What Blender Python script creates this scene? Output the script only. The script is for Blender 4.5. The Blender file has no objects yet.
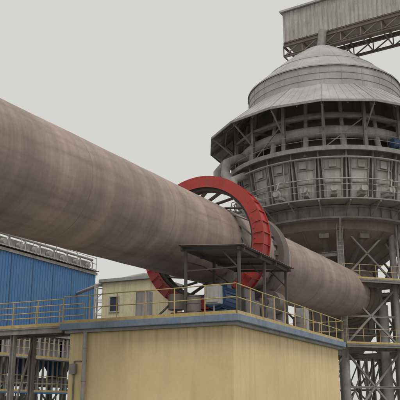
import bpy, math, random
from mathutils import Vector, Matrix
random.seed(7)
V=Vector
# ------------------------------------------------------------------ frame of the plant (kiln axis)
KX,KY=.448,.894
K=V((KX,KY,0)); M=V((KY,-KX,0)); Z=V((0,0,1))
def L(t,p,z): return V((.25+KX*t+KY*p, 35.2+KY*t-KX*p, z))
SL=.0316
# ------------------------------------------------------------------ materials
def nd(nt,ty,**k):
    n=nt.nodes.new(ty)
    for a,b in k.items(): setattr(n,a,b)
    return n
def mat(name,c1,c2=None,scale=.6,rough=.75,metal=0.,streak=.35,bump=.08,fine=.12,sz=(1,1,1),bands=0.,stcol=None,ssz=(4.5,4.5,.28),fs=9,topz=None):
    m=bpy.data.materials.new(name); m.use_nodes=True; nt=m.node_tree; ln=nt.links.new
    b=nt.nodes['Principled BSDF']; b.inputs['Roughness'].default_value=rough; b.inputs['Metallic'].default_value=metal
    if c2 is None: c2=tuple(x*.72 for x in c1)
    tc=nd(nt,'ShaderNodeTexCoord'); mp=nd(nt,'ShaderNodeMapping'); mp.inputs['Scale'].default_value=sz
    ln(tc.outputs['Object'],mp.inputs['Vector'])
    n1=nd(nt,'ShaderNodeTexNoise'); n1.inputs['Scale'].default_value=scale; n1.inputs['Detail'].default_value=7; n1.inputs['Roughness'].default_value=.65
    ln(mp.outputs[0],n1.inputs['Vector'])
    r=nd(nt,'ShaderNodeMapRange'); r.inputs[1].default_value=.35; r.inputs[2].default_value=.68
    ln(n1.outputs['Fac'],r.inputs[0])
    mx=nd(nt,'ShaderNodeMix',data_type='RGBA'); mx.inputs[6].default_value=(*c1,1); mx.inputs[7].default_value=(*c2,1)
    ln(r.outputs[0],mx.inputs[0])
    mp2=nd(nt,'ShaderNodeMapping'); mp2.inputs['Scale'].default_value=ssz
    ln(tc.outputs['Object'],mp2.inputs['Vector'])
    n2=nd(nt,'ShaderNodeTexNoise'); n2.inputs['Scale'].default_value=1.; n2.inputs['Detail'].default_value=5
    ln(mp2.outputs[0],n2.inputs['Vector'])
    r2=nd(nt,'ShaderNodeMapRange'); r2.inputs[1].default_value=.5; r2.inputs[2].default_value=.75; r2.inputs[4].default_value=streak
    ln(n2.outputs['Fac'],r2.inputs[0])
    sc=stcol or tuple(x*.45 for x in c2)
    mx2=nd(nt,'ShaderNodeMix',data_type='RGBA'); mx2.inputs[7].default_value=(*sc,1)
    ln(r2.outputs[0],mx2.inputs[0]); ln(mx.outputs[2],mx2.inputs[6])
    base=mx2.outputs[2]
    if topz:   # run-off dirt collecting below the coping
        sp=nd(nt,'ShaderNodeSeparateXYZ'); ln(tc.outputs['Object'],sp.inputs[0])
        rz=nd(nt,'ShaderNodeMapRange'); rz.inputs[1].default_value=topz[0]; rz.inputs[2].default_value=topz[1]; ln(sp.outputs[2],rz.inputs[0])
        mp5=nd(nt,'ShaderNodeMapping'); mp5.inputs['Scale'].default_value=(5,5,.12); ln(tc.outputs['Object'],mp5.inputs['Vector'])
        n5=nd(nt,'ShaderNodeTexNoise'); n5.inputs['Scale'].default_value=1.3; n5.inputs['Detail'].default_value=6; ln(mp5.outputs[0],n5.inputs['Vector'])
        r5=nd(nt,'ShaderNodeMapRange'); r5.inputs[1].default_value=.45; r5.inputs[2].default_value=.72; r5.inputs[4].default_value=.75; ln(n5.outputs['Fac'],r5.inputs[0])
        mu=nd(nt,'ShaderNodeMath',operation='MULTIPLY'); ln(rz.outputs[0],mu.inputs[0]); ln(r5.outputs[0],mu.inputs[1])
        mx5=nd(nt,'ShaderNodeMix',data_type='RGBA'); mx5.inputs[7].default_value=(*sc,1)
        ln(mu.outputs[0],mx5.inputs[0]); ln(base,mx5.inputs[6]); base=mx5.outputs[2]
    n3=nd(nt,'ShaderNodeTexNoise'); n3.inputs['Scale'].default_value=fs; n3.inputs['Detail'].default_value=6
    ln(tc.outputs['Object'],n3.inputs['Vector'])
    r3=nd(nt,'ShaderNodeMapRange'); r3.inputs[1].default_value=.3; r3.inputs[2].default_value=.7; r3.inputs[3].default_value=1-fine; r3.inputs[4].default_value=1+fine*.4
    ln(n3.outputs['Fac'],r3.inputs[0])
    mx3=nd(nt,'ShaderNodeMix',data_type='RGBA',blend_type='MULTIPLY'); mx3.inputs[0].default_value=1
    ln(base,mx3.inputs[6]); ln(r3.outputs[0],mx3.inputs[7])
    out=mx3.outputs[2]
    for bi,(bsc,bst) in enumerate(((.55,bands),(3.2,bands*.45)) if bands>0 else ()):
        mp3=nd(nt,'ShaderNodeMapping'); mp3.inputs['Scale'].default_value=(.05,.05,1.); mp3.inputs['Location'].default_value=(0,0,3.7+bi*5)
        ln(tc.outputs['Object'],mp3.inputs['Vector'])
        n4=nd(nt,'ShaderNodeTexNoise'); n4.inputs['Scale'].default_value=bsc; n4.inputs['Detail'].default_value=8; n4.inputs['Roughness'].default_value=.7
        ln(mp3.outputs[0],n4.inputs['Vector'])
        r4=nd(nt,'ShaderNodeMapRange'); r4.inputs[1].default_value=.35; r4.inputs[2].default_value=.65; r4.inputs[3].default_value=1-bst; r4.inputs[4].default_value=1+bst*.5
        ln(n4.outputs['Fac'],r4.inputs[0])
        mx4=nd(nt,'ShaderNodeMix',data_type='RGBA',blend_type='MULTIPLY'); mx4.inputs[0].default_value=1
        ln(out,mx4.inputs[6]); ln(r4.outputs[0],mx4.inputs[7]); out=mx4.outputs[2]
    ln(out,b.inputs['Base Color'])
    bp=nd(nt,'ShaderNodeBump'); bp.inputs['Strength'].default_value=bump; bp.inputs['Distance'].default_value=.04
    ln(n3.outputs['Fac'],bp.inputs['Height']); ln(bp.outputs[0],b.inputs['Normal'])
    return m
mKiln=mat('kiln_shell',(.45,.345,.29),(.31,.228,.188),scale=.8,rough=.62,streak=.5,stcol=(.20,.14,.115),bump=.06,fine=.08,sz=(1,1,.4),bands=.27,ssz=(3.5,3.5,.22))
mSeam=mat('kiln_seam',(.32,.24,.20),fine=.2)
mTyre=mat('tyre_steel',(.15,.13,.12),(.21,.18,.16),rough=.5,metal=.3)
mRed=mat('red_paint',(.47,.045,.04),(.35,.04,.035),rough=.5,streak=.5,stcol=(.20,.09,.07),scale=1.2)
mDark=mat('dark_steel',(.085,.076,.07),(.13,.115,.105))
mBrown=mat('brown_steel',(.18,.15,.13),(.25,.21,.18))
mSteel=mat('grey_steel',(.34,.325,.31),(.22,.20,.185),rough=.6,scale=1.5)
mDeckS=mat('deck_steel',(.26,.245,.23),(.18,.165,.15),rough=.7)
mClad=mat('grey_cladding',(.47,.455,.44),(.33,.315,.30),scale=.5,rough=.5,streak=.5,stcol=(.25,.21,.18))
mRoofM=mat('roof_cladding',(.46,.445,.435),(.33,.315,.305),scale=.5,rough=.5,streak=.4,stcol=(.24,.21,.185),ssz=(2.5,2.5,.25))
mPanel=mat('light_panel',(.50,.485,.46),(.37,.35,.325),scale=.8,streak=.6,stcol=(.20,.16,.13))
mPipe=mat('grey_pipe',(.44,.42,.40),(.31,.29,.27),scale=1.2,streak=.35)
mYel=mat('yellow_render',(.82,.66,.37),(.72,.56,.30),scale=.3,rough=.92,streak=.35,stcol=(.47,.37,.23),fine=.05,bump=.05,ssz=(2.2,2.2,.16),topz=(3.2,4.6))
mCream=mat('cream_render',(.70,.62,.42),(.60,.52,.35),rough=.9,streak=.35)
mConc=mat('concrete',(.38,.385,.38),(.29,.295,.29),rough=.9,streak=.4)
mSlab=mat('slab_paint',(.17,.245,.345),(.27,.32,.38),scale=1.3,rough=.85,streak=.6,stcol=(.20,.20,.19))
mRail=mat('yellow_rail',(.62,.47,.19),(.48,.35,.14),rough=.5,streak=.5,scale=3,stcol=(.25,.15,.08))
mBlue=mat('blue_sheet',(.055,.18,.42),(.09,.21,.39),scale=.4,rough=.5,streak=.5,stcol=(.14,.19,.28))
mBlue2=mat('blue_paint',(.07,.14,.28),(.09,.15,.25),rough=.5)
mGlass=mat('window_glass',(.04,.05,.06),(.07,.08,.09),rough=.15,fine=.05)
mGround=mat('yard_ground',(.26,.24,.21),(.19,.175,.155),scale=.15,rough=.95,streak=0,fine=.3)
mRoad=mat('concrete_road',(.30,.29,.275),(.23,.22,.205),scale=.3,rough=.9,streak=0,fine=.2)
# ------------------------------------------------------------------ mesh builder
class MB:
    def __init__(s): s.v=[];s.f=[];s.sm=[]
    def add(s,vs,fs,smooth=False):
        o=len(s.v); s.v+= [V(x) for x in vs]
        for f in fs: s.f.append([i+o for i in f]); s.sm.append(smooth)
        return s
    def boxa(s,c,ax,h):
        vs=[]
        for i in (-1,1):
            for j in (-1,1):
                for k in (-1,1): vs.append(V(c)+ax[0]*h[0]*i+ax[1]*h[1]*j+ax[2]*h[2]*k)
        return s.add(vs,[(0,1,3,2),(4,6,7,5),(0,4,5,1),(2,3,7,6),(0,2,6,4),(1,5,7,3)])
    def tp(s,t0,t1,p0,p1,z0,z1):
        return s.boxa(L((t0+t1)/2,(p0+p1)/2,(z0+z1)/2),(K,M,Z),(abs(t1-t0)/2,abs(p1-p0)/2,abs(z1-z0)/2))
    def beam(s,p0,p1,w,h=None,up=Z):
        p0=V(p0);p1=V(p1);h=h or w; d=(p1-p0); l=d.length; d.normalize()
        if abs(d.dot(up))>.98: up=M
        x=d.cross(up).normalized(); y=x.cross(d)
        return s.boxa((p0+p1)/2,(d,x,y),(l/2,w/2,h/2))
    def hbeam(s,p0,p1,w,h,up=Z):
        p0=V(p0);p1=V(p1); d=(p1-p0).normalized()
        if abs(d.dot(up))>.98: up=M
        x=d.cross(up).normalized(); y=x.cross(d); f=.04
        l=(p1-p0).length/2;c=(p0+p1)/2
        s.boxa(c+y*(h/2-f/2),(d,x,y),(l,w/2,f/2)); s.boxa(c-y*(h/2-f/2),(d,x,y),(l,w/2,f/2)); s.boxa(c,(d,x,y),(l,f/2,h/2-f))
        return s
    def tube(s,p0,p1,r,seg=8,r2=None,cap=True):
        p0=V(p0);p1=V(p1); d=(p1-p0).normalized(); r2=r if r2 is None else r2
        u=Z if abs(d.z)<.9 else V((1,0,0)); x=d.cross(u).normalized(); y=x.cross(d)
        a=[];b=[]
        for i in range(seg):
            q=2*math.pi*i/seg; e=x*math.cos(q)+y*math.sin(q); a.append(p0+e*r); b.append(p1+e*r2)
        s.add(a+b,[(i,(i+1)%seg,seg+(i+1)%seg,seg+i) for i in range(seg)],True)
        if cap: s.add(a,[list(range(seg))[::-1]]); s.add(b,[list(range(seg))])
        return s
    def path(s,pts,r,seg=12):
        pts=[V(p) for p in pts]
        rings=[]
        n=len(pts); prev=None
        for i,p in enumerate(pts):
            d=(pts[min(i+1,n-1)]-pts[max(i-1,0)]).normalized()
            if prev is None:
                u=Z if abs(d.z)<.9 else V((1,0,0)); x=d.cross(u).normalized()
            else: x=(prev-d*prev.dot(d)).normalized()
            prev=x; y=d.cross(x)
            rings.append([p+(x*math.cos(2*math.pi*j/seg)+y*math.sin(2*math.pi*j/seg))*r for j in range(seg)])
        vs=[v for q in rings for v in q]; fs=[]
        for i in range(n-1):
            for j in range(seg): fs.append((i*seg+j,i*seg+(j+1)%seg,(i+1)*seg+(j+1)%seg,(i+1)*seg+j))
        s.add(vs,fs,True); s.add(rings[0],[list(range(seg))[::-1]]); s.add(rings[-1],[list(range(seg))])
        return s
    def lathe(s,prof,o,axis=Z,seg=64,smooth=True,a0=0,closed=False):
        o=V(o);axis=V(axis).normalized()
        u=V((1,0,0)) if abs(axis.z)>.9 else Z
        y=axis.cross(u).normalized(); x=y.cross(axis)
        if abs(axis.z)>.9: x=V((1,0,0)); y=V((0,1,0))
        pr=list(prof)+([prof[0]] if closed else [])
        def ring(r,h): return [o+axis*h+(x*math.cos(a0+2*math.pi*i/seg)+y*math.sin(a0+2*math.pi*i/seg))*r for i in range(seg)]
        for (r0,h0),(r1,h1) in zip(pr[:-1],pr[1:]):
            a=ring(r0,h0);b=ring(r1,h1)
            s.add(a+b,[(i,(i+1)%seg,seg+(i+1)%seg,seg+i) for i in range(seg)],smooth)
        return s
    def make(s,name,parent,m,bevel=0):
        me=bpy.data.meshes.new(name); b=parent.location if parent else V((0,0,0))
        me.from_pydata([tuple(v-b) for v in s.v],[],s.f); me.polygons.foreach_set('use_smooth',s.sm)
        me.materials.append(m); me.update()
        import bmesh
        bm=bmesh.new(); bm.from_mesh(me); bmesh.ops.recalc_face_normals(bm,faces=bm.faces); bm.to_mesh(me); bm.free()
        ob=bpy.data.objects.new(name,me); bpy.context.scene.collection.objects.link(ob)
        if parent: ob.parent=parent
        if bevel:
            md=ob.modifiers.new('b','BEVEL'); md.width=bevel; md.segments=2; md.limit_method='ANGLE'
        return ob
def empty(name,loc):
    e=bpy.data.objects.new(name,None); e.location=V(loc); e.empty_display_size=1
    bpy.context.scene.collection.objects.link(e); return e
def rail(mb,pts,h=1.1,sp=1.3,r=.024,closed=False,rails=(1.1,.6),toe=True):
    pts=[V(p) for p in pts]
    if closed: pts=pts+[pts[0]]
    for a,b in zip(pts[:-1],pts[1:]):
        n=max(1,round((b-a).length/sp))
        J=[a.lerp(b,i/n)+Z*random.uniform(-.012,.012) for i in range(n+1)]
        for i,q in enumerate(J): mb.tube(q-Z*.02,q+Z*h,r,6)
        for rh in rails:
            for i in range(n): mb.tube(J[i]+Z*rh,J[i+1]+Z*rh,r*.9,6,cap=False)
        if toe: mb.beam(a+Z*.07,b+Z*.07,.012,.13)
# ================================================================== ROTARY KILN
A=V((.25,35.2,9.5)); AX=V((KX,KY,SL)).normalized()
kiln=empty('rotary_kiln',A)
T0,T1=-31,28.0
prof=[];t=T0
while t<T1:
    prof.append((2.0+random.uniform(-.007,.007),t)); t+=1.1
prof.append((2.0,T1))
vs=[];fs=[];seg=128
for (r,h) in prof:
    for i in range(seg):
        a=2*math.pi*i/seg; vs.append((r*math.cos(a),r*math.sin(a),h))
for j in range(len(prof)-1):
    for i in range(seg): fs.append((j*seg+i,j*seg+(i+1)%seg,(j+1)*seg+(i+1)%seg,(j+1)*seg+i))
me=bpy.data.meshes.new('shell'); me.from_pydata(vs,[],fs); me.polygons.foreach_set('use_smooth',[True]*len(fs)); me.materials.append(mKiln)
sh=bpy.data.objects.new('shell',me); bpy.context.scene.collection.objects.link(sh); sh.parent=kiln
sh.rotation_mode='QUATERNION'; sh.rotation_quaternion=AX.to_track_quat('Z','Y')
mb=MB()
for t in [-28,-24.5,-18.5,-12.6,-6.8,7.2,13,19,23]:
    mb.lathe([(1.998,-.018),(2.007,-.01),(2.007,.01),(1.998,.018)],A+AX*t,AX,96)
mb.make('weld_seams',kiln,mSeam)
def tyre(t,nm):
    mb=MB(); mb.lathe([(2.03,-.42),(2.42,-.42),(2.45,-.38),(2.45,.38),(2.42,.42),(2.03,.42)],A+AX*t,AX,96,closed=True)
    for i in range(24):
        a=i*math.pi/12; e=(M*math.cos(a)+Z*math.sin(a))
        for sg in(-1,1): mb.beam(A+AX*(t+sg*.42)+e*2.05,A+AX*(t+sg*.75)+e*2.05,.25,.12,up=e)
    mb.make(nm,kiln,mTyre)
tyre(5.2,'riding_tyre'); tyre(-22,'riding_tyre_lower')
mb=MB(); mb.lathe([(2.02,0),(2.25,.0),(2.25,.4),(2.45,.4),(2.45,2.2),(2.02,2.2)],A+AX*25.9,AX,64,closed=True)
mb.make('inlet_seal',kiln,mBrown)
mb=MB(); mb.lathe([(0,0),(2.7,0),(2.7,3.4),(2.05,3.6)],A+AX*(T0-2.5),AX,48); mb.make('firing_hood',kiln,mPanel)
mb=MB(); hp=A+AX*(T0-1.)
mb.boxa(V((hp.x,hp.y,3.6)),(K,M,Z),(1.7,2.2,3.6)); mb.make('hood_base',kiln,mConc,.03)
mb=MB(); mb.lathe([(2.62,-.28),(2.92,-.28),(2.92,.28),(2.62,.28)],A,AX,96,closed=True)
for i in range(90):
    a=2*math.pi*i/90; e=M*math.cos(a)+Z*math.sin(a); mb.boxa(A+e*2.95,(e,AX,e.cross(AX)),(.05,.27,.045))
mb.make('girth_gear',kiln,mDark)
mb=MB()
for i in range(20):
    a=2*math.pi*i/20; e=M*math.cos(a)+Z*math.sin(a); f=M*math.cos(a+.36)+Z*math.sin(a+.36)
    mb.beam(A+e*2.66+AX*.1,A+f*2.02+AX*.1,.3,.05,up=AX.cross(e))
mb.make('spring_plates',kiln,mBrown)
mb=MB()
W=.46
mb.lathe([(2.98,-W),(3.26,-W),(3.26,W),(2.98,W),(2.98,W-.03),(3.22,W-.03),(3.22,-W+.03),(2.98,-W+.03)],A,AX,120,closed=True)
mb.lathe([(2.76,-W-.012),(2.99,-W-.012),(2.99,-W+.02),(2.76,-W+.02)],A,AX,120,closed=True)
for i in range(36):
    a=2*math.pi*(i+.3)/36; e=M*math.cos(a)+Z*math.sin(a); tg=e.cross(AX)
    mb.boxa(A+e*3.295,(e,AX,tg),(.035,W+.01,.018))
    mb.boxa(A+e*3.1-AX*(W+.03),(e,AX,tg),(.17,.03,.018))
for s in(-1,1): mb.lathe([(3.25,-.03),(3.34,-.03),(3.34,.03),(3.25,.03)],A+AX*s*(W-.03),AX,120,closed=True)
mb.make('girth_gear_guard',kiln,mRed)
mb=MB()
for i in range(72):
    a=2*math.pi*(i+.5)/72; e=M*math.cos(a)+Z*math.sin(a)
    c=A+e*2.87-AX*(W+.012); mb.tube(c,c-AX*.04,.035,6)
mb.make('guard_bolts',kiln,mDark)
# ================================================================== KILN DRIVE BUILDING (yellow)
bl=empty('yellow_kiln_pier_building',L(-.6,1.1,0))
t0,t1,p0,p1=-7.6,6.6,-2.9,5.08; RZ=4.9
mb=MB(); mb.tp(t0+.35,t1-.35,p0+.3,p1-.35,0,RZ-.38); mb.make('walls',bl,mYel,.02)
mb=MB(); mb.tp(t0+.30,t1-.3,p0+.25,p1-.30,0,.5); mb.make('plinth',bl,mConc,.02)
mb=MB(); mb.tp(t0,t1,p0,p1,RZ-.26,RZ); mb.make('roof_slab',bl,mSlab,.02)
mb=MB(); mb.tp(t0+.16,t1-.16,p0+.16,p1-.16,RZ-.38,RZ-.26); mb.make('cornice',bl,mConc,.015)
mb=MB(); q=L(t0+.22,-1.75,0); mb.tube(q,q+Z*(RZ-.38),.085,12)
for z in(1.2,2.6,3.9): mb.tube(q+Z*z,q+Z*(z+.08),.105,12)
mb.make('downpipe',bl,mPipe)
mb=MB(); q=L(t0+.31,-2.3,0); mb.tube(q+Z*0,q+Z*3.4,.03,8); mb.boxa(q+Z*3.1-K*.06,(K,M,Z),(.08,.14,.2)); mb.tube(q+Z*3.4,L(t0+.31,-1.7,3.4),.025,8)
mb.make('conduit',bl,mSteel)
mb=MB(); rail(mb,[L(t1-.1,p0+.1,RZ),L(t1-.1,p1-.1,RZ),L(t0+.1,p1-.1,RZ),L(t0+.1,p0+.1,RZ)],sp=1.25); mb.make('roof_railing',bl,mRail)
mb=MB(); mb.tp(t1-2,t1-.9,p0+.27,p0+.3,.02,2.15); mb.make('door',bl,mBlue2)
mb=MB()
for s in(-1,1):
    mb.tp(4.3,6.1,s*1.5-.55,s*1.5+.55,RZ,RZ+1.15)
    for tt in(4.35,5.75): mb.tp(tt,tt+.3,s*1.5-.4,s*1.5+.4,RZ+1.16,RZ+2.3)
mb.make('roller_pedestals',bl,mSteel,.02)
mb=MB()
for s in(-1,1):
    c=L(5.2,s*1.52,RZ+2.15); mb.tube(c-AX*.5,c+AX*.5,.62,32); mb.tube(c-AX*.95,c+AX*.95,.16,16)
mb.make('support_rollers',bl,mTyre)
# ---- drive unit
dr=empty('kiln_drive_unit',L(-3,3,RZ))
mb=MB(); mb.tp(-5.4,1.0,2.0,3.6,RZ,RZ+.35); mb.make('baseplate',dr,mConc,.02)
mb=MB(); c=L(-4.2,2.9,RZ+1.05); mb.tube(c-K*.75,c+K*.75,.5,28); mb.tube(c-K*.98,c-K*.75,.42,24); mb.boxa(c+Z*.5+M*.1,(K,M,Z),(.22,.2,.14)); mb.boxa(c-Z*.6,(K,M,Z),(.7,.4,.1))
for i in range(20):
    a=2*math.pi*i/20; e=M*math.cos(a)+Z*math.sin(a); mb.boxa(c+e*.52,(K,e,K.cross(e)),(.7,.04,.012))
mb.make('motor',dr,mBlue2)
mb=MB(); mb.tp(-2.9,-1.3,2.1,3.4,RZ+.35,RZ+1.3); mb.tp(-2.7,-1.5,2.25,3.25,RZ+1.3,RZ+1.75)
mb.tube(L(-3.5,2.9,RZ+1.05),L(-2.9,2.9,RZ+1.05),.12,12); mb.make('gearbox',dr,mSteel,.05)
mb=MB(); mb.tube(L(-1.3,2.6,RZ+1.0),L(.9,2.6,RZ+1.0),.14,14); mb.tube(L(-.45,2.6,RZ+1.0),L(.45,2.6,RZ+1.0),.5,24)
for tt in(-.9,.7): mb.tp(tt-.12,tt+.12,2.3,2.9,RZ+.35,RZ+1.3)
mb.make('pinion',dr,mDark)
mb=MB()
mb.tp(-6.6,-6.25,.1,.7,RZ+.12,RZ+1.25); mb.tp(-6.9,-6.6,3.4,4.0,RZ+.5,RZ+1.2); mb.tube(L(-6.75,3.7,RZ),L(-6.75,3.7,RZ+.5),.04,8)
mb.tp(2.4,2.9,3.8,4.3,RZ,RZ+1.4); mb.make('control_cabinets',dr,mPipe,.015)
mb=MB()
mb.tp(-6.63,-6.6,.16,.64,RZ+.2,RZ+1.18); mb.tp(-6.93,-6.9,3.46,3.94,RZ+.56,RZ+1.14); mb.tp(2.45,2.85,4.3,4.32,RZ+.1,RZ+1.3); mb.make('cabinet_doors',dr,mPanel,.01)
mb=MB(); mb.tube(L(-5.9,1.6,RZ+.5),L(-5.9,1.6,RZ+1.1),.32,20); mb.tube(L(-5.9,1.6,RZ),L(-5.9,1.6,RZ+.5),.05,8)
for (t,p) in((-6.5,2.7),(1.9,4.1)):
    q=L(t,p,RZ); mb.tube(q,q+Z*.9,.28,20)
    for z in(0,.3,.6,.87): mb.tube(q+Z*z,q+Z*(z+.03),.295,20)
mb.make('oil_drums',dr,mBrown)
mb=MB(); mb.path([L(-6.4,-.3,RZ+.1),L(-6.4,1,RZ+.2),L(-5.6,1.3,RZ+.9),L(-5.2,1.9,RZ+1.1)],.05,8)
mb.path([L(-4,3.7,RZ+.2),L(-2,3.8,RZ+.25),L(1,3.8,RZ+.2),L(3,3.9,RZ+.4)],.045,8)
mb.path([L(-6.6,2.4,RZ+2.1),L(-6.4,2.4,RZ+2.3),L(-5,2.4,RZ+2.35),L(-3,2.45,RZ+2.1),L(-2,2.6,RZ+1.7)],.03,8)
mb.make('oil_pipes',dr,mDark)
mb=MB()
mb.tp(-.6,.6,-1.6,1.7,RZ+.5,RZ+1.15); mb.tp(-.4,.4,-1.2,1.2,RZ,RZ+.5); mb.make('gear_sump',dr,mRed,.03)
# ---- shelter roof
st=empty('drive_shelter',L(-3.9,3.6,RZ))
sz=7.55
def sheet(mb,tA,tB,pA,pB,zA,zB,n,amp):
    vs=[];fs=[]
    for i in range(n*2+1):
        t=tA+(tB-tA)*i/(2*n); o=amp if i%2 else -amp
        vs+= [L(t,pA,zA+o),L(t,pB,zB+o),L(t,pA,zA+o+.01),L(t,pB,zB+o+.01)]
    for i in range(n*2):
        a=i*4;b=a+4; fs+=[(a,a+1,b+1,b),(a+2,b+2,b+3,a+3),(a,b,b+2,a+2),(a+1,a+3,b+3,b+1)]
    mb.add(vs,fs)
mb=MB(); sheet(mb,-6.9,-1.1,2.15,5.0,sz+.28,sz+.05,26,.02); mb.make('roof_sheet',st,mBrown)
mb=MB()
for p,zz in((2.3,sz+.15),(4.75,sz-.04)): mb.beam(L(-6.8,p,zz),L(-1.2,p,zz),.08,.14)
for t in(-6.6,-4.9,-3.2,-1.4): mb.beam(L(t,2.2,sz+.12),L(t,4.95,sz-.08),.06,.1)
for t in(-6.6,-4.0,-1.4):
    mb.beam(L(t,4.7,RZ),L(t,4.7,sz-.1),.1); mb.beam(L(t,2.4,RZ),L(t,2.4,sz+.1),.1)
    mb.beam(L(t,4.7,sz-.8),L(t,4.0,sz-.06),.05)
mb.beam(L(-6.6,2.4,RZ+1.9),L(-6.6,4.7,RZ+1.9),.05)
mb.make('frame',st,mDark)
# ================================================================== WALKWAY to the left
wk=empty('steel_walkway',L(-5.5,-9,0))
mb=MB(); mb.tp(-7.4,-5.9,-24,p0,RZ-.14,RZ-.06)
for p in range(-24,-3,2): mb.beam(L(-7.4,p,RZ-.22),L(-5.9,p,RZ-.22),.08,.14)
for t in(-7.4,-5.9): mb.hbeam(L(t,-24,RZ-.22),L(t,p0,RZ-.22),.12,.24)
mb.make('deck',wk,mSteel)
mb=MB(); rail(mb,[L(-7.4,-24,RZ-.06),L(-7.4,p0,RZ-.06)]); rail(mb,[L(-5.9,-24,RZ-.06),L(-5.9,p0,RZ-.06)]); mb.make('railing',wk,mRail)
mb=MB()
for p in(-5.5,-11,-17,-23.5):
    for t in(-7.3,-6): mb.hbeam(L(t,p,0),L(t,p,RZ-.3),.2,.2)
    mb.beam(L(-7.3,p,.6),L(-6,p,RZ-.4),.07)
mb.make('posts',wk,mSteel)
# ================================================================== KILN PIER (lower)
pr=empty('concrete_kiln_pier',L(-22,0,0))
mb=MB(); mb.tp(-23.6,-20.4,-2.6,2.6,0,4.6); mb.make('pier',pr,mConc,.05)
mb=MB()
for s in(-1,1):
    c=L(-22,s*1.52,6.2); mb.tube(c-AX*.5,c+AX*.5,.62,32); mb.tube(c-AX*.95,c+AX*.95,.16,16)
mb.make('rollers',pr,mTyre)
mb=MB()
for s in(-1,1):
    for tt in(-22.9,-21.4): mb.tp(tt,tt+.3,s*1.5-.4,s*1.5+.4,4.6,6.35)
mb.make('bearings',pr,mSteel)
# ================================================================== PREHEATER TOWER
C=V((11.6,62.5,0)); tw=empty('vertical_preheater_tower',C)
def P(a,r,z): return C+V((math.cos(a)*r,math.sin(a)*r,z))
D=math.radians
N=64
mb=MB(); mb.lathe([(6.9,27.6),(7.0,27.6),(7.0,29.4),(6.9,29.45)],C,seg=N)
mb.lathe([(7.1,29.4),(7.1,29.52),(5.3,31.15),(5.2,31.2)],C,seg=N)
mb.make('upper_drum',tw,mRoofM)
mb=MB(); mb.lathe([(5.25,31.15),(5.25,31.25),(3.2,33.0),(1.6,34.15),(.8,34.6),(0,34.75)],C,seg=N); mb.make('cone_cap',tw,mRoofM)
mb=MB()
for z in(27.62,28.2,28.8,29.36): mb.lathe([(7.0,z-.025),(7.04,z-.025),(7.04,z+.025),(7.0,z+.025)],C,seg=N)
mb.lathe([(5.25,31.13),(5.33,31.16),(5.25,31.28)],C,seg=N)
for i in range(24):
    a=2*math.pi*i/24+.05; mb.beam(P(a,7.01,27.6),P(a,7.01,29.4),.025,.03,up=(P(a,1,0)-C)); mb.beam(P(a,5.25,31.25),P(a,3.2,33.0),.025,.03); mb.beam(P(a,3.2,33.0),P(a,1.6,34.15),.025,.03)
    mb.beam(P(a,7.1,29.52),P(a,5.3,31.15),.025,.03)
mb.make('cladding_seams',tw,mClad)
n=16;a0=D(11.25)
mb=MB(); mb.lathe([(7.0,27.75),(10.75,24.72),(10.75,24.6),(7.0,27.6)],C,seg=n,smooth=False,a0=a0)
mb.make('skirt_roof',tw,mRoofM)
mb=MB()
for i in range(n):
    a=a0+2*math.pi*i/n; b=a0+2*math.pi*(i+1)/n
    mb.beam(P(a,10.78,24.62),P(b,10.78,24.62),.08,.2)
    mb.beam(P(a,10.7,24.75),P(a,7.0,27.77),.06,.05)
    mb.hbeam(P(a,10.6,24.45),P(a,7.0,27.3),.16,.28)
    mb.beam(P(a,10.4,24.4),P(a,8.7,23.0),.1)
    mb.beam(P(a,9.4,25.35),P(b,9.4,25.35),.1); mb.beam(P(a,8.2,26.25),P(b,8.2,26.25),.1)
    m_=(a+b)/2; mb.beam(P(m_,10.35,24.5),P(m_,7.0,27.25),.07,.12)
mb.make('skirt_frame',tw,mSteel)
mb=MB()
for i in range(n):
    a=a0+2*math.pi*i/n; b=a0+2*math.pi*(i+1)/n
    for k_ in range(1,6):
        f=k_/6; mb.beam(P(a,10.75,24.73).lerp(P(b,10.75,24.73),f),P(a,7.0,27.76).lerp(P(b,7.0,27.76),f),.025,.03)
mb.make('skirt_seams',tw,mRoofM)
mb=MB(); mb.lathe([(6.9,27.5),(6.3,27.0),(6.2,21.0)],C,seg=N); mb.make('inner_vessel',tw,mDeckS)
mb=MB()
for i in range(n):
    a=a0+2*math.pi*i/n
    mb.hbeam(P(a,8.5,21.4),P(a,8.5,25.9),.26,.26,up=(P(a,1,0)-C))
    mb.beam(P(a,8.5,24.2),P(a,6.2,24.2),.16)
    b=a0+2*math.pi*(i+1)/n; mb.beam(P(a,8.5,24.2),P(b,8.5,24.2),.12,.2)
    if i%2: mb.beam(P(a,8.5,21.5),P(b,8.5,24.1),.08)
mb.make('upper_columns',tw,mSteel)
def torus(mb,R,z,r,s0=0,s1=360,st=4):
    mb.path([P(D(s),R,z) for s in range(s0,s1+1,st)],r,14)
mb=MB(); torus(mb,7.55,23.2,.5)
for i in range(n):
    a=a0+D(11.25)+2*math.pi*i/n
    mb.path([P(a,7.55,23.0),P(a,7.7,22.3),P(a,7.9,21.6),P(a,8.0,20.9)],.24,10)
    mb.tube(P(a,7.55,23.6),P(a,7.1,26.6),.17,10)
mb.make('bustle_duct',tw,mPanel)
mb=MB(); torus(mb,7.25,24.75,.3)
mb.make('upper_ring_pipe',tw,mPanel)
mb=MB(); mb.lathe([(6.3,21.3),(9.05,21.3),(9.05,21.42),(6.3,21.42)],C,seg=48,smooth=False,closed=True)
mb.lathe([(8.95,21.1),(9.1,21.1),(9.1,21.46),(8.95,21.46)],C,seg=48,smooth=False,closed=True)
mb.make('upper_deck',tw,mSteel)
mb=MB(); rail(mb,[P(2*math.pi*i/32,8.98,21.42) for i in range(32)],closed=True,sp=1.8,r=.022,toe=False)
mb.make('upper_deck_railing',tw,mPipe)
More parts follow.
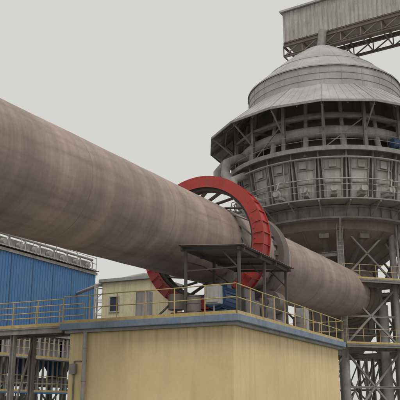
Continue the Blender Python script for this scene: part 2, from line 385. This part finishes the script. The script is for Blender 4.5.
mb=MB(); mb.lathe([(8.25,21.3),(8.1,20.9),(7.5,16.9),(7.4,16.8)],C,seg=48,smooth=False); mb.make('hopper_band',tw,mDeckS)
mb=MB(); mf=MB(); mc=MB(); mb2=MB()
n2=24
for i in range(n2):
    a=D(7.5)+2*math.pi*i/n2; er=V((math.cos(a),math.sin(a),0)); et=V((-er.y,er.x,0))
    sl=(er*.6+Z*4.0).normalized(); nr=et.cross(sl).normalized()
    if nr.dot(er)<0: nr=-nr
    cc=P(a,7.92,19.1)
    vs=[]
    for dz,ww in((-1.65,.70),(1.7,.9)):
        for dn in(.0,.14):
            for sg in(-1,1): vs.append(cc+sl*dz+nr*(dn)+et*sg*ww)
    (mb if random.random()<.7 else mb2).add(vs,[(0,1,3,2),(4,6,7,5),(0,4,5,1),(2,3,7,6),(0,2,6,4),(1,5,7,3)])
    for dz in(-1.55,-.35,.75,1.6): mf.boxa(cc+sl*dz+nr*.19,(et,sl,nr),(.74,.05,.06))
    for sg in(-1,1): mf.boxa(cc+nr*.19+et*sg*.7,(et,sl,nr),(.045,1.6,.06))
    b=a+math.pi/n2; e2=V((math.cos(b),math.sin(b),0))
    mf.hbeam(P(b,7.75,17.0),P(b,8.45,21.3),.12,.3,up=e2)
    c2=P(a,7.9,17.95); mc.tube(c2,c2+er*1.0,.2,12); mc.tube(c2+er*.95,c2+er*1.25,.28,12); mc.boxa(c2+er*.55-Z*.32,(er,et,Z),(.45,.25,.12))
    mc.boxa(P(a,8.05,20.2)+er*.15+et*random.uniform(-.2,.2),(er,et,Z),(.2,.28,.3))
    if random.random()<.6: mc.path([c2+er*1.1+Z*.25,c2+er*1.0+Z*.9+et*.2,cc+nr*.35+et*.35,cc+nr*.3+sl*1.6+et*.4],.05,6)
mb.make('hopper_panels',tw,mPanel); mb2.make('hopper_panels_dusty',tw,mDeckS); mf.make('hopper_frames',tw,mSteel); mc.make('pusher_cylinders',tw,mPipe)
mb=MB(); torus(mb,8.75,20.6,.07,st=6); torus(mb,8.5,18.9,.05,st=6); mb.make('hydraulic_ring_main',tw,mPipe)
mb=MB(); mb.lathe([(7.3,17.0),(9.3,17.0),(9.3,17.1),(7.3,17.1)],C,seg=48,smooth=False,closed=True)
for i in range(24):
    a=2*math.pi*i/24; mb.beam(P(a,9.25,16.92),P(a,7.4,16.92),.1,.14); mb.beam(P(a,9.1,16.9),P(a,7.5,16.0),.07)
mb.make('lower_gallery',tw,mSteel)
mb=MB(); rail(mb,[P(2*math.pi*i/32,9.22,17.1) for i in range(32)],closed=True,sp=1.8,r=.022,toe=False); mb.make('gallery_railing',tw,mPipe)
mb=MB(); mb.lathe([(6.2,15.9),(7.6,15.9),(7.6,16.05),(7.45,16.05),(7.45,16.8),(7.6,16.8),(7.6,16.95),(6.2,16.95)],C,seg=48,smooth=False,closed=True)
for i in range(48):
    a=2*math.pi*i/48; mb.boxa(P(a,7.5,16.42),(V((math.cos(a),math.sin(a),0)),V((-math.sin(a),math.cos(a),0)),Z),(.09,.02,.37))
mb.make('ring_beam',tw,mSteel)
mb=MB(); mb.lathe([(6.9,15.9),(6.7,15.2),(3.6,13.0),(3.35,12.7)],C,seg=24,smooth=False)
for i in range(12):
    a=2*math.pi*i/12; mb.beam(P(a,6.7,15.25),P(a,3.5,12.95),.12,.2)
mb.make('discharge_cone',tw,mBrown)
# transition chamber that receives the kiln inlet
mb=MB(); mb.lathe([(3.3,12.9),(3.3,7.4),(2.2,5.8),(0,5.8)],C,seg=32,smooth=False)
for z in(7.4,9.2,11.0,12.6): mb.lathe([(3.28,z-.08),(3.42,z-.08),(3.42,z+.08),(3.28,z+.08)],C,seg=32,smooth=False)
for i in range(16):
    a=2*math.pi*i/16; mb.boxa(P(a,3.34,10.1),(V((math.cos(a),math.sin(a),0)),V((-math.sin(a),math.cos(a),0)),Z),(.06,.03,2.6))
mb.make('transition_chamber',tw,mDeckS)
mb=MB()
for i in range(12):
    a=D(15)+2*math.pi*i/12; mb.boxa(P(a,5.9,15.2),(V((math.cos(a),math.sin(a),0)),V((-math.sin(a),math.cos(a),0)),Z),(.45,.4,.6)); mb.tube(P(a,5.8,14.8),P(a,3.4,12.9),.25,12)
mb.make('chutes',tw,mDeckS)
ka=math.atan2(-KY,-KX)
legs=[ka+D(22.5+45*i) for i in range(8)]
mb=MB(); RL=6.3
for i,a in enumerate(legs):
    mb.tube(P(a,RL,0),P(a,RL,15.9),.27,16)
    for z in(5.9,10.9): mb.tube(P(a,RL,z-.1),P(a,RL,z+.1),.36,16)
    mb.beam(P(a,RL,13.6),P(a,RL+1.2,15.95),.16); mb.beam(P(a,RL,13.6),P(a,RL-1.5,15.95),.16)
    b=legs[(i+1)%8]
    if i!=7:
        for z in(5.9,10.9,3.0,8.4): mb.hbeam(P(a,RL,z),P(b,RL,z),.2 if z in(5.9,10.9) else .12,.36 if z in(5.9,10.9) else .16)
        for z,zz in((.4,5.7),(6.1,10.7),(11.1,15.8)):
            mb.beam(P(a,RL,z),P(b,RL,zz),.14); mb.beam(P(b,RL,z),P(a,RL,zz),.14)
    else:
        mb.hbeam(P(a,RL,5.6),P(b,RL,5.6),.25,.36); mb.hbeam(P(a,RL,13.3),P(b,RL,13.3),.25,.36)
        mb.beam(P(a,RL,.4),P(b,RL,5.4),.14); mb.beam(P(b,RL,.4),P(a,RL,5.4),.14)
    mb.hbeam(P(a,RL,10.9 if i not in(7,0) else 13.3),P(a,3,10.9 if i not in(7,0) else 12.9),.2,.3)
    mb.hbeam(P(a,RL,5.6),P(a,1.5,5.6),.2,.3)
    mb.hbeam(P(a,3.0,0),P(a,3.0,5.5),.25,.25); mb.beam(P(a,3,.3),P(a,RL,5.4),.1)
    mb.beam(P(a,3,.4),P(b,3,5.3),.09); mb.beam(P(b,3,.4),P(a,3,5.3),.09)
mb.make('legs',tw,mSteel)
mb=MB()
for a in legs: mb.boxa(P(a,RL,.25),(K,M,Z),(.7,.7,.25))
mb.make('footings',tw,mConc,.03)
mb=MB(); mr=MB()
for z in(6.1,11.1):
    for i in range(0,6):
        a,b=legs[i],legs[i+1]
        q=[P(a,RL-.4,z),P(b,RL-.4,z),P(b,RL+1.3,z),P(a,RL+1.3,z)]
        mb.add(q+[x+Z*.08 for x in q],[(0,3,2,1),(4,5,6,7),(0,1,5,4),(1,2,6,5),(2,3,7,6),(3,0,4,7)])
        mb.hbeam(P(a,RL+1.25,z-.1),P(b,RL+1.25,z-.1),.1,.2); mb.beam(P(a,RL+1.2,z-.1),P(a,RL,z-1.1),.08)
        rail(mr,[P(a,RL+1.25,z+.08),P(b,RL+1.25,z+.08)],sp=1.5,r=.024)
mb.make('service_platforms',tw,mDeckS); mr.make('platform_railing',tw,mRail)
mb=MB()
a=legs[1]
for k_,r_ in((.0,.09),(.25,.06),(.45,.045)):
    q=P(a,RL+.5,0)+V((k_,0,0)); mb.tube(q,q+Z*16.2,r_,8)
q=P(legs[0],RL+.42,0); 
for w in(-.22,.22): mb.tube(q+V((w,0,6.2)),q+V((w,0,17)),.03,6)
for j in range(34): mb.tube(q+V((-.22,0,6.4+j*.31)),q+V((.22,0,6.4+j*.31)),.018,5)
a=legs[2]; mb.tube(P(a,5.2,0),P(a,5.2,12.8),.35,14); mb.path([P(legs[1],5,9.5),P(legs[1],4.0,10.2),P(legs[1],3,10.3)],.4,14); mb.tube(P(legs[1],5,0),P(legs[1],5,9.5),.4,14)
mb.make('service_pipes',tw,mPipe)
mb=MB(); mr=MB()
sb=V((17.9,56.4,0)); sd=V((.94,.34,0)).normalized(); sn=V((-sd.y,sd.x,0))
for k_,(z0,z1) in enumerate(((.1,3.1),(3.1,6.1),(6.1,8.6),(8.6,11.1))):
    s0,s1=(0,3.6) if k_%2==0 else (3.6,0); off=sn*(-.5 if k_%2 else .5)
    q0=sb+sd*s0+off+Z*z0; q1=sb+sd*s1+off+Z*z1
    for w in(-.4,.4): mb.beam(q0+sn*w,q1+sn*w,.05,.22); mr.tube(q0+sn*w+Z*1,q1+sn*w+Z*1,.022,6); [mr.tube(q0.lerp(q1,f)+sn*w,q0.lerp(q1,f)+sn*w+Z*1,.02,6) for f in(.05,.35,.65,.95)]
    for j in range(14): mb.boxa(q0.lerp(q1,(j+.5)/14),(sd,sn,Z),(.13,.38,.015))
    mb.boxa(sb+sd*(s1+(.5 if s1>0 else -.5))+Z*z1,(sd,sn,Z),(.5,1.0,.04))
for s in(-.9,4.5):
    for w in(-.9,.9): mb.beam(sb+sd*s+sn*w,sb+sd*s+sn*w+Z*11.2,.12)
mb.make('stairs',tw,mDeckS); mr.make('stair_railing',tw,mRail)
mb=MB()
for dz,rr,aa in((22.6,.42,196),(20.6,.36,205)):
    mb.path([P(D(aa),6.6,dz+.2),P(D(aa),8.6,dz),P(D(aa),9.6,dz-.5),P(D(aa+2),9.9,dz-1.6),P(D(aa+8),9.3,dz-3.4),P(D(aa+14),8.2,dz-5.0),P(D(aa+18),7.2,dz-6.2)],rr,16)
mb.path([P(D(178),7.4,23.2),P(D(180),9.3,22.8),P(D(181),9.9,22.0),P(D(181),9.9,20.2)],.5,16)
mb.make('side_ducts',tw,mPipe)
mb=MB(); mb.tube(P(D(300),8.2,22.3),P(D(318),9.2,22.3),.42,18); mb.boxa(P(D(322),8.6,22.2),(K,M,Z),(.8,.5,.55)); mb.make('fan_housing',tw,mBlue2)
mb=MB(); mb.tube(C+V((0,0,34.6)),C+V((.3,.2,36.6)),.4,16); mb.tube(P(D(30),2.4,33.5),C+V((1.2,1.6,36)),.3,12); mb.make('feed_spout',tw,mSteel)
# ================================================================== CONVEYOR GALLERY
cg=empty('conveyor_gallery',V((20,62,36)))
gd=V((.85,-.527,0)).normalized(); gn=V((.527,.85,0)).normalized(); go=V((8.4,65.3,0))
gz=36.5; gh=3.8; gw=3.6; gl=34
cgc=go+gd*gl/2+gn*gw/2
mb=MB(); mb.boxa(cgc+Z*(gz+gh/2),(gd,gn,Z),(gl/2,gw/2,gh/2-.25)); mb.make('cladding',cg,mPanel)
mb=MB(); mb.boxa(cgc+Z*(gz+gh-.12),(gd,gn,Z),(gl/2+.25,gw/2+.25,.1))
for i in range(int(gl/.45)):
    mb.boxa(go+gd*(.3+i*.45)-gn*.02+Z*(gz+gh/2),(gd,gn,Z),(.03,.03,gh/2-.3))
for i in range(int(gw/.45)): mb.boxa(go-gd*.02+gn*(.25+i*.45)+Z*(gz+gh/2),(gn,gd,Z),(.03,.03,gh/2-.3))
mb.make('roof_and_ribs',cg,mClad)
mb=MB()
for s in(0,gw):
    q=go+gn*s
    mb.hbeam(q+Z*(gz-.1),q+gd*gl+Z*(gz-.1),.25,.4)
    mb.hbeam(q+Z*(gz-1.3),q+gd*gl+Z*(gz-1.3),.2,.25)
    for i in range(int(gl/2)): 
        x=q+gd*i*2; mb.beam(x+Z*(gz-1.3),x+Z*(gz-.1),.1); mb.beam(x+Z*(gz-1.3),x+gd*2+Z*(gz-.1),.1)
for i in range(int(gl/2)+1):
    x=go+gd*i*2; mb.beam(x+Z*(gz-.2),x+gn*gw+Z*(gz-.2),.15,.2); mb.beam(x+Z*(gz-1.3),x+gn*gw+Z*(gz-1.3),.1)
mb.make('truss',cg,mBrown)
mb=MB()
for l in(17,31):
    for s in(0,gw):
        b0=go+gd*l+gn*(s+(-1.2 if s==0 else 1.2)); tpq=go+gd*l+gn*s+Z*(gz-1.5); mb.hbeam(b0,tpq,.4,.4)
    for j in range(6):
        z=5.5*j+.5
        def at(s,z):
            e=(-1.2 if s==0 else 1.2)*(1-z/(gz-1.5)); return go+gd*l+gn*(s+e)+Z*z
        mb.beam(at(0,z),at(gw,z+5.5),.14); mb.beam(at(0,z+5.5),at(gw,z+5.5),.16)
mb.make('trestles',cg,mSteel)
# ================================================================== BLUE FILTER BUILDING
bb=empty('blue_bag_filter_building',L(2,-24,0))
bt0,bt1,bp=-16,18.6,-19.5; z0,z1=6.9,12.3
mb=MB()
def corr(mb,P0,P1,out,za,zb,pitch=.3,amp=.035):
    n=int((P1-P0).length/pitch)*2; d=(P1-P0)/n; vs=[];fs=[]
    for i in range(n+1):
        o=amp if i%2 else -amp
        q=P0+d*i+out*o; vs+=[V((q.x,q.y,za)),V((q.x,q.y,zb))]
    for i in range(n): fs.append((2*i,2*i+2,2*i+3,2*i+1))
    mb.add(vs,fs)
corr(mb,L(bt0,bp,0),L(bt1,bp,0),M,z0,z1); corr(mb,L(bt1,bp,0),L(bt1,bp-8.5,0),K,z0,z1); corr(mb,L(bt0,bp,0),L(bt0,bp-8.5,0),K,z0,z1); corr(mb,L(bt0,bp-8.5,0),L(bt1,bp-8.5,0),M,z0,z1)
mb.tp(bt0+.06,bt1-.06,bp-8.4,bp-.06,z0+.1,z1-.05)
mb.make('blue_walls',bb,mBlue)
mb=MB(); mb.tp(bt0-.1,bt1+.1,bp-.02,bp+.1,z1,z1+.22); mb.tp(bt0-.05,bt1+.05,bp-.02,bp+.08,z0-.2,z0); mb.make('eave_trim',bb,mPanel)
mb=MB()
t=bt0
while t<bt1: mb.tp(t-.03,t+.03,bp+.036,bp+.06,z0,z1); t+=2.4
mb.make('wall_joints',bb,mBlue2)
mb=MB()
sheet(mb,bt0-.2,bt1+.2,bp-8.7,bp+.25,z1+1.15,z1+.32,90,.03)
mb.make('roof_sheet',bb,mClad)
mb=MB()
t=bt0
while t<bt1-1:
    mb.tp(t,t+1.3,bp-2.6,bp-.6,z1+.5,z1+1.2); mb.tube(L(t+.65,bp-.5,z1+.8),L(t+.65,bp-.2,z1+.8),.2,10)
    mb.path([L(t+1.5,bp-.5,z1+.3),L(t+1.5,bp-.5,z1+1.2),L(t+1.5,bp-.9,z1+1.5)],.06,8); t+=1.75
mb.make('filter_lids',bb,mPanel,.02)
mb=MB(); rail(mb,[L(bt0,bp+.02,z1+.35),L(bt1,bp+.02,z1+.35)],sp=1.4,r=.026); mb.tube(L(bt0,bp-.4,z1+1.35),L(bt1,bp-.4,z1+1.35),.1,12); mb.make('roof_railing',bb,mPipe)
mb=MB()
t=bt0+.4
while t<bt1+.1:
    for p in(bp-.2,bp-4.2,bp-8.3): mb.hbeam(L(t,p,0),L(t,p,z0-.2),.3,.3)
    t+=3.42
for p in(bp-.2,bp-8.3):
    mb.hbeam(L(bt0,p,z0-.25),L(bt1,p,z0-.25),.25,.4); mb.hbeam(L(bt0,p,3.3),L(bt1,p,3.3),.2,.3)
t=bt0+.4
while t<bt1-3:
    mb.beam(L(t,bp-.2,.2),L(t+3.42,bp-.2,3.2),.1); mb.beam(L(t+3.42,bp-.2,.2),L(t,bp-.2,3.2),.1); t+=3.42
mb.make('steel_frame',bb,mPanel)
mb=MB()
t=bt0+.4
while t<bt1-2:
    for pc in(bp-2.2,bp-6.3):
        a=[L(t+.25,pc-1.75,z0-.1),L(t+3.17,pc-1.75,z0-.1),L(t+3.17,pc+1.75,z0-.1),L(t+.25,pc+1.75,z0-.1)]
        c=L(t+1.71,pc,3.6); b=[c-K*.3-M*.3,c+K*.3-M*.3,c+K*.3+M*.3,c-K*.3+M*.3]
        mb.add(a+b,[(0,1,2,3),(4,7,6,5),(0,4,5,1),(1,5,6,2),(2,6,7,3),(3,7,4,0)])
    t+=3.42
mb.make('hoppers',bb,mBlue2)
mb=MB(); mb.tube(L(bt0,bp-2.2,3.4),L(bt1,bp-2.2,3.4),.35,16); mb.tp(bt0,bt1,bp-.1,bp+.9,4.9,5.0)
t=bt0+1
while t<bt1-.5:
    mb.tube(L(t,bp-.05,.0),L(t,bp-.05,6.6),.09,8); mb.tube(L(t+.5,bp+.0,.0),L(t+.5,bp+.0,6.6),.06,8); t+=1.14
mb.make('pipes_and_walkway',bb,mPipe)
mb=MB(); rail(mb,[L(bt0,bp+.85,5.0),L(bt1,bp+.85,5.0)],sp=1.4,r=.022); rail(mb,[L(bt0,bp+.85,2.6),L(bt1,bp+.85,2.6)],sp=1.4,r=.022); mb.make('walkway_railing',bb,mRail)
mb=MB(); 
for i in range(10): mb.tp(bt0+.6+3.42*i,bt0+3.4+3.42*i,bp-.5,bp-.42,5.1,6.5)
mb.make('lower_panels',bb,mPanel)
mb=MB(); mb.tp(bt0,bt1,bp+.0,bp+.9,2.5,2.6); mb.tp(bt0+.5,bt1-.5,bp-7,bp-5,0,2.4); mb.make('ash_conveyor',bb,mBlue)
# ================================================================== CREAM BLOCK beyond the kiln
eb=empty('electrical_room_building',V((-4.3,53,0)))
mb=MB(); mb.boxa(V((-4.2,53,5.1)),(K,M,Z),(2.4,2.0,5.1)); mb.make('walls',eb,mCream,.02)
mb=MB(); mb.boxa(V((-4.2,53,10.32)),(K,M,Z),(2.6,2.2,.12)); mb.make('roof',eb,mConc,.02)
mb=MB(); ce=V((-4.2,53,0))
for z in(2.2,5.2): mb.boxa(ce+M*2.0+Z*z,(K,M,Z),(.6,.03,.7)); mb.boxa(ce-K*2.4+Z*z,(K,M,Z),(.03,.6,.7))
mb.boxa(ce-K*2.4+Z*8.6-M*.9,(K,M,Z),(.03,.35,.5))
mb.make('windows',eb,mGlass)
mb=MB(); c=ce-K*2.42+Z*8.6-M*.9
for s in(-1,1): mb.boxa(c+M*s*.39,(K,M,Z),(.05,.04,.58)); mb.boxa(c+Z*s*.54,(K,M,Z),(.05,.35,.04))
mb.make('window_frame',eb,mPanel)
mb=MB(); q=V((-7.6,52,0))
for dx in(0,1.1):
    for dy in(0,1.1): mb.beam(q+V((dx,dy,0)),q+V((dx,dy,10.2)),.1)
for z in range(0,10): 
    mb.beam(q+V((0,0,z)),q+V((1.1,0,z+1)),.06); mb.beam(q+V((1.1,0,z)),q+V((1.1,1.1,z+1)),.06); mb.beam(q+V((0,0,z+1)),q+V((1.1,0,z+1)),.06); mb.beam(q+V((0,1.1,z+1)),q+V((1.1,1.1,z+1)),.06)
pt=empty('steel_pipe_trestle',q); mb.make('lattice',pt,mPanel)
mb=MB(); mb.path([L(16,-19.4,10.4),q+V((.5,.5,10.3)),V((-4,50.6,10.6)),V((-1,51.5,10.6)),V((6,57,10.5))],.14,12); mb.make('pipe',pt,mPipe)
# ================================================================== GROUND
me=bpy.data.meshes.new('ground'); me.from_pydata([(-900,-900,0),(900,-900,0),(900,900,0),(-900,900,0)],[],[(0,1,2,3)]); me.materials.append(mGround)
g=bpy.data.objects.new('ground',me); bpy.context.scene.collection.objects.link(g)
mb=MB(); q=[L(-60,8,.004),L(90,8,.004),L(90,15,.004),L(-60,15,.004)]; mb.add(q,[(0,1,2,3)]); mb.make('road',None,mRoad)
mb=MB(); mb.tp(-60,90,7.75,8,0,.13); mb.tp(-60,90,15,15.25,0,.13); mb.make('kerb',None,mConc)
# ================================================================== WORLD / SUN / CAMERA
w=bpy.data.worlds.new('World'); bpy.context.scene.world=w; w.use_nodes=True; nt=w.node_tree; bg=nt.nodes['Background']
sky=nt.nodes.new('ShaderNodeTexSky'); sky.sky_type='NISHITA'; sky.sun_disc=False
sky.sun_elevation=D(58); sky.dust_density=6; sky.air_density=1.5
sundir=V((.25,-.75,0)).normalized(); 
sky.sun_rotation=math.atan2(sundir.x,sundir.y)
hs=nt.nodes.new('ShaderNodeHueSaturation'); hs.inputs['Saturation'].default_value=.12
mx=nt.nodes.new('ShaderNodeMix'); mx.data_type='RGBA'; mx.inputs[0].default_value=.8; mx.inputs[7].default_value=(7.15,7.1,6.85,1)
nt.links.new(sky.outputs[0],hs.inputs['Color']); nt.links.new(hs.outputs[0],mx.inputs[6]); nt.links.new(mx.outputs[2],bg.inputs[0]); bg.inputs[1].default_value=.105
sd_=V((sundir.x*math.cos(D(58)),sundir.y*math.cos(D(58)),math.sin(D(58))))
su=bpy.data.lights.new('sun','SUN'); su.energy=1.25; su.angle=D(20); su.color=(1,.97,.93)
so=bpy.data.objects.new('sun',su); so.rotation_mode='QUATERNION'; so.rotation_quaternion=sd_.to_track_quat('Z','Y'); bpy.context.scene.collection.objects.link(so)
cam=bpy.data.cameras.new('camera'); cam.lens=64.8; cam.sensor_width=36; cam.clip_end=3000
co=bpy.data.objects.new('camera',cam); co.location=(0,0,1.7); co.rotation_euler=(D(105.9),0,0); bpy.context.scene.collection.objects.link(co)
sc=bpy.context.scene; sc.camera=co; sc.view_settings.view_transform='Standard'; sc.view_settings.look='None'; sc.view_settings.exposure=0
